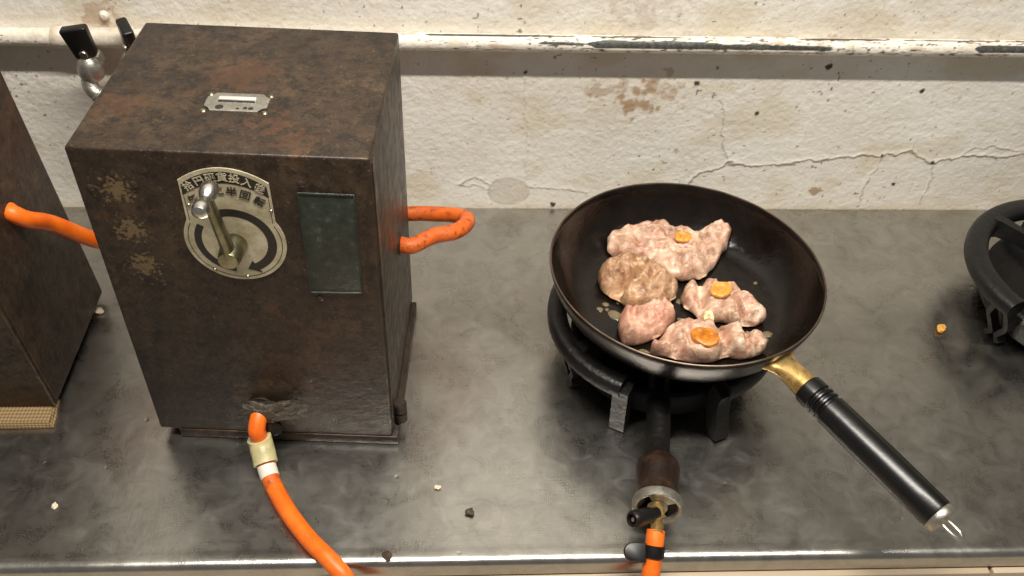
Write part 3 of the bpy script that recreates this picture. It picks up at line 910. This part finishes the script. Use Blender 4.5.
# ------------------------------------------------------------------ cast-iron burners
def burner(label, loc, rotz, tube_to=None, gap=(29, 24), wide=False):
    b = empty('gas_burner', label, 'gas burner', loc, rotz, 'cast iron gas burners')
    R = .1250 if wide else .1120
    k_sec = 1.22 if wide else 1.0
    # upper ring, open at the front over the mixing tube
    a0, a1 = -90 + gap[1], 270 - gap[0]
    path = [Vector((R * math.cos(math.radians(a)), R * math.sin(math.radians(a)), .0650)) for a in np.linspace(a0, a1, 64)]
    sec = [(.0105 * math.copysign(abs(math.cos(t)) ** .7, math.cos(t)), .0105 * math.copysign(abs(math.sin(t)) ** .7, math.sin(t))) for t in np.linspace(0, 2 * PI, 18, endpoint=False)]
    bm = bmesh.new()
    sweep(bm, path, [(p * k_sec, q) for p, q in sec], up=(0, 0, 1))
    ring = mk('trivet_ring', bm, MAT['cast'], b)
    # front legs drop from the ends of the ring
    for a in (() if wide else (a0, a1)):
        ca, sa = math.cos(math.radians(a)), math.sin(math.radians(a))
        bm = bmesh.new()
        k1, k2, k3 = (.985, .965, .94) if a == a1 else (.97, 1.0, 1.06)
        pth = spline([(R * ca, R * sa, .0655), (R * ca * k1, R * sa * k1, .051), (R * ca * k2, R * sa * k2, .028), (R * ca * k3, R * sa * k3, .0016)], 6)
        sweep(bm, pth, [(.0085, .0085), (-.0085, .0085), (-.0085, -.0075), (.0085, -.0075)], up=(-sa, ca, .01))
        mk('leg', bm, MAT['cast'], b)
    # side and rear legs: open diamond frames
    for a in ((199, -22, 90) if wide else (199, -10, 90)):
        ca, sa = math.cos(math.radians(a)), math.sin(math.radians(a))
        rad, tan = Vector((ca, sa, 0)), Vector((-sa, ca, 0))
        bm = bmesh.new()
        for s in (-1, 1):
            pth = [rad * (R - .001) + tan * s * .005 + Vector((0, 0, .064)), rad * (R - .007) + tan * s * .0135 + Vector((0, 0, .036)), rad * (R - .010) + tan * s * .012 + Vector((0, 0, .028)), rad * (R - .013) + tan * s * .0035 + Vector((0, 0, .012)), rad * (R - .012) + tan * s * .010 + Vector((0, 0, .0042))]
            sweep(bm, pth, [(.0032, .0055), (-.0032, .0055), (-.0032, -.0055), (.0032, -.0055)], up=rad)
        mk('leg', bm, MAT['cast'], b)
    # dished drip body
    bm = bmesh.new()
    lathe(bm, [(.030, .020), (.060, .026), (.080, .036), (.0865, .0445), (.0905, .0465), (.0945, .0450), (.0955, .041), (.093, .030), (.090, .0125), (.086, .010), (.084, .0125), (.087, .030), (.0875, .036), (.076, .029), (.058, .019), (.030, .014)] if not wide else [(.034, .020), (.068, .026), (.092, .036), (.099, .0445), (.1035, .0465), (.1075, .0450), (.1085, .041), (.106, .030), (.103, .0125), (.099, .010), (.097, .0125), (.100, .030), (.1005, .036), (.088, .029), (.066, .019), (.034, .014)], (0, 0, 0), (0, 0, 1), 56, closed=True)
    mk('drip_body', bm, MAT['cast' if wide else 'soot'], b)
    # prongs carrying the pan
    for a in ((40, 128, 215) if wide else (-30, 50, 130, 210)):
        ca, sa = math.cos(math.radians(a)), math.sin(math.radians(a))
        bm = bmesh.new()
        pth = [Vector((ca * r, sa * r, z)) for r, z in ((R - .001, .066), (R - .014, .0695), (.085, .0695), (.060, .066), (.049, .058))]
        sweep(bm, pth, [(.005, .006), (-.005, .006), (-.0065, -.012), (.0065, -.012)], up=(0, 0, 1), scale=[1.5, 1.2, 1, .9, .6])
        mk('prong', bm, MAT['cast'], b)
    # burner head with flame ports
    bm = bmesh.new()
    lathe(bm, [(.012, .018), (.026, .020), (.034, .028), (.040, .040), (.042, .050), (.040, .056), (.034, .059), (.024, .057), (.018, .050), (.014, .040)], (0, 0, 0), (0, 0, 1), 48, closed=True)
    hd = mk('burner_head', bm, MAT['head_iron'], b)
    bm = bmesh.new()
    for k in range(28):
        a = 2 * PI * k / 28
        c, s = math.cos(a), math.sin(a)
        lathe(bm, [(0, .0012), (.0017, .0010), (.0019, 0), (0, 0)], (c * .0365, s * .0365, .0572), (c * .5, s * .5, 1), 8)
    mk('flame_ports', bm, MAT['ink'], hd)
    # mixing tube, bell, air shutter
    sh = Vector(tube_to) if tube_to else Vector((-.041, -.232, .042))
    start = Vector((0, -.012, .030))
    d = (sh - start).normalized()
    Lx = (sh - start).length
    bm = bmesh.new()
    lathe(bm, [(0, .0), (.0125, .0), (.0125, .06), (.0115, Lx - .075), (.0112, Lx - .056), (.0135, Lx - .052)], start, d, 32)
    mk('tube_neck', bm, MAT['cast'], b)
    bm = bmesh.new()
    lathe(bm, [(0, Lx - .0545), (.0135, Lx - .0545), (.0180, Lx - .0520), (.0203, Lx - .0470), (.0206, Lx - .041), (.0198, Lx - .030), (.0192, Lx - .020), (.0198, Lx - .008), (.0212, Lx - .002), (.016, Lx - .002), (.0, Lx - .012)], start, d, 32)
    mk('mixing_tube', bm, MAT['mixer'], b)
    bm = bmesh.new()
    lathe(bm, [(.0185, -.006), (.0226, -.006), (.0232, -.003), (.0232, .0015), (.0218, .0032), (.0190, .0026), (.0180, .0008), (.0175, -.0035)], sh, d, 40, closed=True)
    rimo = mk('air_shutter_rim', bm, MAT['alu'], b)
    # shutter face: spoked disc with two openings
    bm = bmesh.new()
    x, y, dd = frame_for(d)
    def P2(r, a, o): return sh + d * o + (x * math.cos(a) + y * math.sin(a)) * r
    for q0, q1 in ((.5, 2.2), (3.6, 5.4)):
        pts_o = [(q0 + (q1 - q0) * k / 12) for k in range(13)]
        A = [P2(.0186, a, 0) for a in pts_o]; B = [P2(.0085, a, .0005) for a in pts_o]
        A2 = [p - d * .0012 for p in A]; B2 = [p - d * .0012 for p in B]
        VA, VB, VA2, VB2 = ([bm.verts.new(p) for p in q] for q in (A, B, A2, B2))
        for k in range(12):
            bm.faces.new((VA[k], VA[k + 1], VB[k + 1], VB[k])); bm.faces.new((VA2[k], VB2[k], VB2[k + 1], VA2[k + 1]))
            bm.faces.new((VA[k], VA2[k], VA2[k + 1], VA[k + 1])); bm.faces.new((VB[k], VB[k + 1], VB2[k + 1], VB2[k]))
        for k in (0, 12): bm.faces.new((VA[k], VB[k], VB2[k], VA2[k]))
    lathe(bm, [(0, -.001), (.0092, -.001), (.0092, .0012), (0, .0012)], sh, d, 24)
    mk('air_shutter_face', bm, MAT['alu'], rimo)
    # brass nozzle and tap lever
    bm = bmesh.new()
    lathe(bm, [(0, 0), (.0062, 0), (.0066, .005), (.0066, .009), (.0050, .011), (.0050, .018), (.0056, .019), (.0056, .030), (.0, .030)], sh, d, 18)
    nz = mk('gas_nozzle', bm, MAT['brass'], b)
    bm = bmesh.new()
    c0 = sh + d * .0090
    lev = (Vector((-.74, -.42, .34)).normalized())
    rod(bm, c0 + Vector((0, 0, .004)), c0 + Vector((0, 0, .004)) + lev * .014, .0052, .0056, 16)
    lathe(bm, [(0, 0), (.0060, 0), (.0072, .003), (.0078, .018), (.0078, .0225), (.0066, .0245), (.0050, .0245), (.0045, .021), (0, .021)], c0 + Vector((0, 0, .004)) + lev * .009, lev, 20)
    lv = mk('tap_lever', bm, MAT['black_plastic'], nz)
    bm = bmesh.new()
    e = c0 + Vector((0, 0, .004)) + lev * .0300
    lathe(bm, [(0, .003), (.0018, .0025), (.0024, 0), (0, 0)], e, lev, 12)
    mk('lever_screw', bm, MAT['chrome'], lv)
    return b
burner('sooty cast iron ring burner underneath the frying pan', (.3365, -.272, .0005), 0.0, (-.0360, -.2215, .042))
burner('empty cast iron ring burner cut by the right photo edge', (.842, -.207, .0005), 0.0, (-.02, -.225, .042), (64, 30), True)

# ------------------------------------------------------------------ frying pan
PANC = Vector((.3534, -.262, .0768))
PR, PH = .1425, .0535
PAN_IN = [(0, .0020), (.06, .0020), (.099, .0022), (.1045, .0030), (.1110, .0056), (.1175, .0106), (.1238, .0178), (.1302, .0280), (.1350, .0385), (.1378, .0470)]
def pan_lift(x, y):
    r = math.hypot(x - PANC.x, y - PANC.y)
    return float(np.interp(r, *zip(*PAN_IN))) - .0020

def make_pan():
    p = empty('frying_pan', 'black iron frying pan with long black handle on the burner, meat inside', 'frying pan', PANC)
    p.rotation_euler = (0, math.radians(1.13), 0)
    inner = [(PR - .0022, PH + .0003), (PR - .0034, PH - .001)] + [(r, z) for r, z in PAN_IN[::-1]]
    outer = [(0, 0.0), (.06, 0), (.100, .0), (.107, .0010), (.1135, .0036), (.1200, .0086), (.1262, .0160), (.1325, .0265), (.1372, .0375), (.1400, .0465), (PR - .0010, PH - .001), (PR - .0012, PH)]
    bm = bmesh.new()
    lathe(bm, outer + inner[:1], seg=96)
    lathe(bm, inner, seg=96)
    bmesh.ops.remove_doubles(bm, verts=bm.verts, dist=1e-6)
    o = mk('pan_body', bm, [MAT['pan_out'], MAT['pan']], p, 50)
    for f in o.data.polygons:
        c = f.center
        r = math.hypot(c.x, c.y)
        # inside faces point up or towards the axis
        inn = f.normal.z > .2 or (f.normal.x * c.x + f.normal.y * c.y) < 0
        f.material_index = 1 if inn and c.z > .001 and r < PR - .0016 else 0
    # bright worn lip
    bm = bmesh.new()
    lathe(bm, [(PR - .0022 + .0011 * math.cos(t), PH + .0002 + .0011 * math.sin(t)) for t in np.linspace(0, 2 * PI, 9)[:-1]], seg=96, closed=True)
    mk('worn_rim', bm, MAT['alu_dark'], p)
    # handle
    ang = math.radians(-58.2)
    d = Vector((math.cos(ang), math.sin(ang), 0))
    t = Vector((-d.y, d.x, 0))
    base = d * (PR - .010) + Vector((0, 0, .036))
    ax = (d + Vector((0, 0, -.085))).normalized()
    def at(s, up=0, side=0): return base + ax * s + Vector((0, 0, up)) + t * side
    # flared ferrule: flat bracket against the wall becoming a round brass socket
    bm = bmesh.new()
    secs = []
    for s, hw, hh in ((.002, .0215, .0060), (.006, .0175, .0065), (.013, .0135, .0085), (.022, .0122, .0108), (.036, .0128, .0124), (.043, .0132, .0128)):
        secs.append([bm.verts.new(at(s) + t * hw * math.cos(q) + Vector((0, 0, 1)) * hh * math.sin(q)) for q in np.linspace(0, 2 * PI, 24, endpoint=False)])
    for A, B in zip(secs[:-1], secs[1:]):
        for k in range(24): bm.faces.new((A[k], A[(k + 1) % 24], B[(k + 1) % 24], B[k]))
    bm.faces.new(secs[0][::-1]); bm.faces.new(secs[-1])
    fer = mk('ferrule', bm, MAT['brass'], p, 50)
    fer['label'] = 'scorched brass ferrule'
    # grip with three grooves
    prof = [(0, 0), (.0132, 0), (.0147, .0015), (.0151, .008), (.0151, .012)]
    for k in range(3):
        s = .013 + k * .006
        prof += [(.0151, s), (.0134, s + .0014), (.0134, s + .0030), (.0152, s + .0044)]
    prof += [(.0154, .036), (.0156, .09), (.0153, .130), (.0150, .152), (.0145, .154), (0, .154)]
    bm = bmesh.new()
    lathe(bm, prof, at(.040), ax, 40)
    mk('grip', bm, MAT['grip'], p, 40)
    bm = bmesh.new()
    lathe(bm, [(0, 0), (.0140, 0), (.0146, .001), (.0146, .0052), (.0138, .0072), (.006, .0086), (0, .0086)], at(.1935), ax, 36)
    cap = mk('end_cap', bm, MAT['alu'], p)
    # wire hanging loop
    bm = bmesh.new()
    pts = [at(.199, 0, -.0035), at(.209, 0, -.0040), at(.216, 0, -.0032), at(.2195, 0, 0), at(.216, 0, .0032), at(.209, 0, .0040), at(.199, 0, .0035)]
    tube(bm, pts, .0017, 10, 6)
    mk('hanging_loop', bm, MAT['chrome'], cap)
    # rivets inside/outside
    for dg in (-9.5, 9.5):
        a = ang + math.radians(dg)
        e = Vector((math.cos(a), math.sin(a), 0))
        bm = bmesh.new()
        lathe(bm, [(0, .0032), (.0025, .0028), (.0045, .0010), (.0050, -.001), (0, -.001)], e * (PR - .0085) + Vector((0, 0, .0385)), e + Vector((0, 0, -.35)), 16)
        mk('rivet', bm, MAT['mixer'], p)
MAT['alu_dark'] = simple('worn_rim_iron', lin(112, 96, 84), .3, .8, .4, 40)
make_pan()
def floor_z(x, y): return PANC.z + .0022 - .0197 * (x - PANC.x)

# ------------------------------------------------------------------ meat and garlic
def meat_piece(label, outline, H, mat, seed, creases=(), edge=.55, tone=None, group='pieces of meat in the pan'):
    O = [Vector((x, y)) for x, y in outline]
    # smooth closed outline
    n = len(O)
    ring = []
    for i in range(n):
        a, b, c, d = O[i - 1], O[i], O[(i + 1) % n], O[(i + 2) % n]
        for k in range(7):
            t = k / 7
            ring.append(.5 * ((2 * b) + (c - a) * t + (2 * a - 5 * b + 4 * c - d) * t * t + (3 * b - a - 3 * c + d) * t ** 3))
    cx = sum((p.x for p in ring)) / len(ring); cy = sum((p.y for p in ring)) / len(ring)
    C = Vector((cx, cy))
    ring = [C + (p - C) * (1 + .05 * noise.noise(Vector((p.x * 120, p.y * 120, seed)))) for p in ring]
    bm = bmesh.new()
    nr = 26
    layers = []
    def height(p, s):
        f = (1 - s ** 3.2) ** .5
        h = H * (.30 + .70 * f) if s < 1 else H * .30
        w = Vector((p.x * 55, p.y * 55, seed * 3.1))
        h += H * .42 * noise.noise(w) + H * .30 * (.35 - abs(noise.noise(w * 1.5 + Vector((4, 4, 4))))) * (.4 + .6 * f) + H * .14 * noise.noise(w * 2.6)
        h += H * .09 * noise.noise(w * 7)
        for (ax, ay), (bx, by), wd, dp in creases:
            A, B = Vector((ax, ay)), Vector((bx, by))
            q = p + Vector((noise.noise(Vector((p.x * 90, p.y * 90, 5))), noise.noise(Vector((p.x * 90, p.y * 90, 8))))) * .003
            tt = max(0, min(1, (q - A).dot(B - A) / (B - A).length_squared))
            dd = (q - A - (B - A) * tt).length
            h -= H * dp * math.exp(-(dd / wd) ** 2)
        return max(h, H * .12)
    # under side
    def V(p, h): return bm.verts.new((p.x - cx, p.y - cy, h))
    V0 = V
    def V(p, h): return V0(p, h + pan_lift(p.x, p.y))
    under0 = V(C, 0.0)
    u1 = [V(C + (p - C) * .80, 0.0) for p in ring]
    u2 = [V(C + (p - C) * .95, .0012) for p in ring]
    layers = [u1, u2]
    layers.append([V(C + (p - C) * 1.0, H * .16) for p in ring])
    for j in range(nr):
        s = 1 - j / nr
        s2 = s ** .8
        layers.append([V(C + (p - C) * s2 * (1.0 if j else 1.0), height(C + (p - C) * s2, s2)) for p in ring])
    topc = V(C, height(C, 0))
    m = len(ring)
    for k in range(m):
        bm.faces.new((under0, u1[(k + 1) % m], u1[k]))
        bm.faces.new((topc, layers[-1][k], layers[-1][(k + 1) % m]))
    for A, B in zip(layers[:-1], layers[1:]):
        for k in range(m): bm.faces.new((A[k], A[(k + 1) % m], B[(k + 1) % m], B[k]))
    o = mk('meat_piece', bm, mat, None, None)
    o.location = (cx, cy, floor_z(cx, cy) + .0004)
    o.rotation_euler = (0, math.radians(1.13), 0)
    return tag(o, label, 'meat', group)

meat_piece('largest piece of pale seared meat, farthest from the handle, one garlic chip on it',
           [(0.288, -0.171), (0.303, -0.157), (0.325, -0.147), (0.351, -0.146), (0.373, -0.153), (0.395, -0.159), (0.420, -0.153), (0.426, -0.169), (0.413, -0.192), (0.402, -0.209), (0.389, -0.225), (0.37, -0.233), (0.351, -0.23), (0.334, -0.215), (0.319, -0.205), (0.3, -0.199), (0.288, -0.192)],
           .020, MAT['meat_pale'], 1, (((.318, -.146), (.322, -.190), .006, .4), ((.345, -.175), (.375, -.165), .005, .3), ((.322, -.19), (.40, -.20), .006, .25)))
meat_piece('browned folded piece of meat at the left of the pan',
           [(0.272, -0.225), (0.288, -0.209), (0.308, -0.205), (0.329, -0.215), (0.35, -0.235), (0.353, -0.251), (0.345, -0.266), (0.325, -0.274), (0.298, -0.276), (0.286, -0.266), (0.276, -0.257), (0.269, -0.241)],
           .026, MAT['meat_brown'], 2, (((.283, -.265), (.312, -.240), .005, .75), ((.312, -.240), (.330, -.222), .004, .4)))
meat_piece('small pink chunk of meat in front of the browned piece',
           [(0.285, -0.298), (0.309, -0.281), (0.331, -0.278), (0.343, -0.281), (0.343, -0.296), (0.335, -0.309), (0.318, -0.322), (0.297, -0.330), (0.284, -0.327)],
           .026, MAT['meat_pink'], 3, (((.300, -.30), (.335, -.285), .006, .15),))
meat_piece('pale meat piece at right of the pan with a yellow garlic slice on it',
           [(0.357, -0.257), (0.368, -0.244), (0.378, -0.246), (0.389, -0.240), (0.399, -0.249), (0.415, -0.251), (0.428, -0.266), (0.437, -0.282), (0.437, -0.294), (0.425, -0.302), (0.407, -0.300), (0.391, -0.296), (0.374, -0.297), (0.363, -0.281), (0.355, -0.272)],
           .021, MAT['meat_pale'], 4, (((.378, -.246), (.372, -.292), .005, .6), ((.407, -.262), (.412, -.298), .004, .5), ((.380, -.285), (.41, -.290), .004, .35)))
meat_piece('lumpy pale meat piece nearest the handle, topped with a browned garlic slice',
           [(0.314, -0.336), (0.329, -0.316), (0.347, -0.306), (0.369, -0.303), (0.389, -0.307), (0.408, -0.312), (0.419, -0.322), (0.428, -0.330), (0.430, -0.337), (0.423, -0.343), (0.404, -0.348), (0.388, -0.346), (0.372, -0.352), (0.347, -0.353), (0.326, -0.347), (0.314, -0.343)],
           .024, MAT['meat_pale'], 5, (((.383, -.308), (.384, -.350), .005, .5), ((.41, -.315), (.405, -.345), .004, .4), ((.345, -.312), (.35, -.345), .005, .2)))

def garlic(label, loc, rx, ry, th, mat, rotz, tilt, seed, hole=True):
    bm = bmesh.new()
    n = 30
    def prof(k):
        a = 2 * PI * k / n
        w = 1 + .16 * noise.noise(Vector((math.cos(a) * 1.2, math.sin(a) * 1.2, seed)))
        return a, w
    rings = []
    steps = [(.0, .30), (.18, .34), (.30, .62 if hole else .9), (.5, .92), (.75, 1.0), (.94, .82), (1.0, .45), (.9, .1), (.5, 0), (.0, 0)]
    for s, hgt in steps:
        row = []
        if s == 0:
            rings.append([bm.verts.new((0, 0, th * hgt))]); continue
        for k in range(n):
            a, w_ = prof(k)
            row.append(bm.verts.new((rx * s * w_ * math.cos(a), ry * s * w_ * math.sin(a), th * hgt * (1 + .25 * noise.noise(Vector((math.cos(a) * 2, math.sin(a) * 2, s * 3 + seed)))))))
        rings.append(row)
    for A, B in zip(rings[:-1], rings[1:]):
        for k in range(n):
            k2 = (k + 1) % n
            if len(A) == 1: bm.faces.new((A[0], B[k], B[k2]))
            elif len(B) == 1: bm.faces.new((A[k], A[k2], B[0]))
            else: bm.faces.new((A[k], A[k2], B[k2], B[k]))
    o = mk('garlic_slice', bm, mat)
    o.location = loc
    o.rotation_euler = (tilt[0], tilt[1], rotz)
    return tag(o, label, 'garlic', 'garlic slices on the meat')

def meat_top(x, y):
    bpy.context.view_layer.update()
    best = None
    for ob in COL.objects:
        if ob.name.startswith('meat_piece'):
            mi = ob.matrix_world.inverted()
            hit, loc, nrm, _ = ob.ray_cast(mi @ Vector((x, y, .3)), mi.to_3x3() @ Vector((0, 0, -1)))
            if hit:
                zz = (ob.matrix_world @ loc).z
                if best is None or zz > best: best = zz
    return best if best is not None else floor_z(x, y)
def place_garlic(label, x, y, *a):
    garlic(label, (x, y, meat_top(x, y) + .0002), *a)
place_garlic('golden garlic chip on the largest piece of meat', .369, -.181, .0105, .0085, .005, MAT['garlic_gold'], .3, (.1, .05), 1)
place_garlic('round yellow garlic slice on the right-hand piece of meat', .393, -.272, .0128, .0100, .0055, MAT['garlic_gold'], .35, (.1, -.1), 2)
place_garlic('largest, most browned garlic slice, on the lumpy meat nearest the handle', .364, -.337, .0148, .0118, .0065, MAT['garlic_brown'], -.5, (.12, 0), 3)
place_garlic('small pale garlic sliver tucked between two pieces of meat', .3725, -.309, .0055, .0085, .005, MAT['garlic_pale'], -.2, (.2, .1), 4, False)

# oil beads and film round the meat
rng = random.Random(4)
bm = bmesh.new()
spots = [(.395, -.146), (.40, -.144), (.405, -.147), (.385, -.143), (.43, -.16), (.432, -.168), (.275, -.268), (.268, -.275), (.283, -.284), (.355, -.262), (.351, -.29), (.35, -.30), (.30, -.342), (.306, -.338), (.438, -.31), (.432, -.318)]
for k in range(42):
    if k < len(spots): x, y = spots[k]
    else:
        a, r = rng.uniform(0, 2 * PI), rng.uniform(.04, .10)
        x, y = PANC.x + r * math.cos(a), PANC.y + r * math.sin(a)
    if math.hypot(x - PANC.x, y - PANC.y) > .104: continue
    q = rng.uniform(.0010, .0028) if k >= len(spots) else rng.uniform(.003, .0065)
    ax_ = rng.uniform(.7, 1.5)
    t = bmesh.new()
    lathe(t, [(0, q * .28), (q * .5, q * .22), (q * .85, q * .10), (q, 0), (0, 0)], seg=14)
    merge(bm, t, Matrix.Translation((x, y, floor_z(x, y) + pan_lift(x, y) + .0001)) @ Matrix.Rotation(rng.uniform(0, 3), 4, 'Z') @ Matrix.Diagonal((ax_, 1, 1, 1)))
tag(mk('cooking_oil', bm, MAT['oil']), 'beads of clear frying oil on the pan floor around the meat', 'oil', kind='stuff')

# ------------------------------------------------------------------ crumbs on the counter
def crumb(label, x, y, r, mat, seed, flat=.45):
    bm = bmesh.new()
    bmesh.ops.create_icosphere(bm, subdivisions=2, radius=1)
    for v in bm.verts:
        k = 1 + .5 * noise.noise(v.co * 1.6 + Vector((seed * 7.3, 0, 0)))
        v.co = Vector((v.co.x * r * k * 1.3, v.co.y * r * k, max(0, (v.co.z + .8)) * r * k * flat))
    o = mk('food_crumb', bm, mat, None, 30)
    o.location = (x, y, .0008)
    o.rotation_euler = (0, 0, seed)
    return tag(o, label, 'crumb', 'crumbs on the counter')
crumb('golden food crumb on the counter left of the empty burner', .680, -.228, .0050, MAT['crumb_gold'], 1)
crumb('pale crumb on the bare counter near the bottom left corner', -.256, -.456, .0028, MAT['crumb_pale'], 2)
crumb('cream crumb on the counter right of the coin meter', .100, -.440, .0026, MAT['crumb_pale'], 3)
crumb('small dark scrap on the counter between the orange hose and the burner tap', .131, -.469, .0038, MAT['crumb_dark'], 4)
crumb('burnt crumb on the front edge of the counter by the orange hose', .056, -.514, .0040, MAT['crumb_dark'], 5)
crumb('tan scrap at the foot of the left meter by its back corner', -.2885, -.195, .0050, MAT['crumb_pale'], 6)
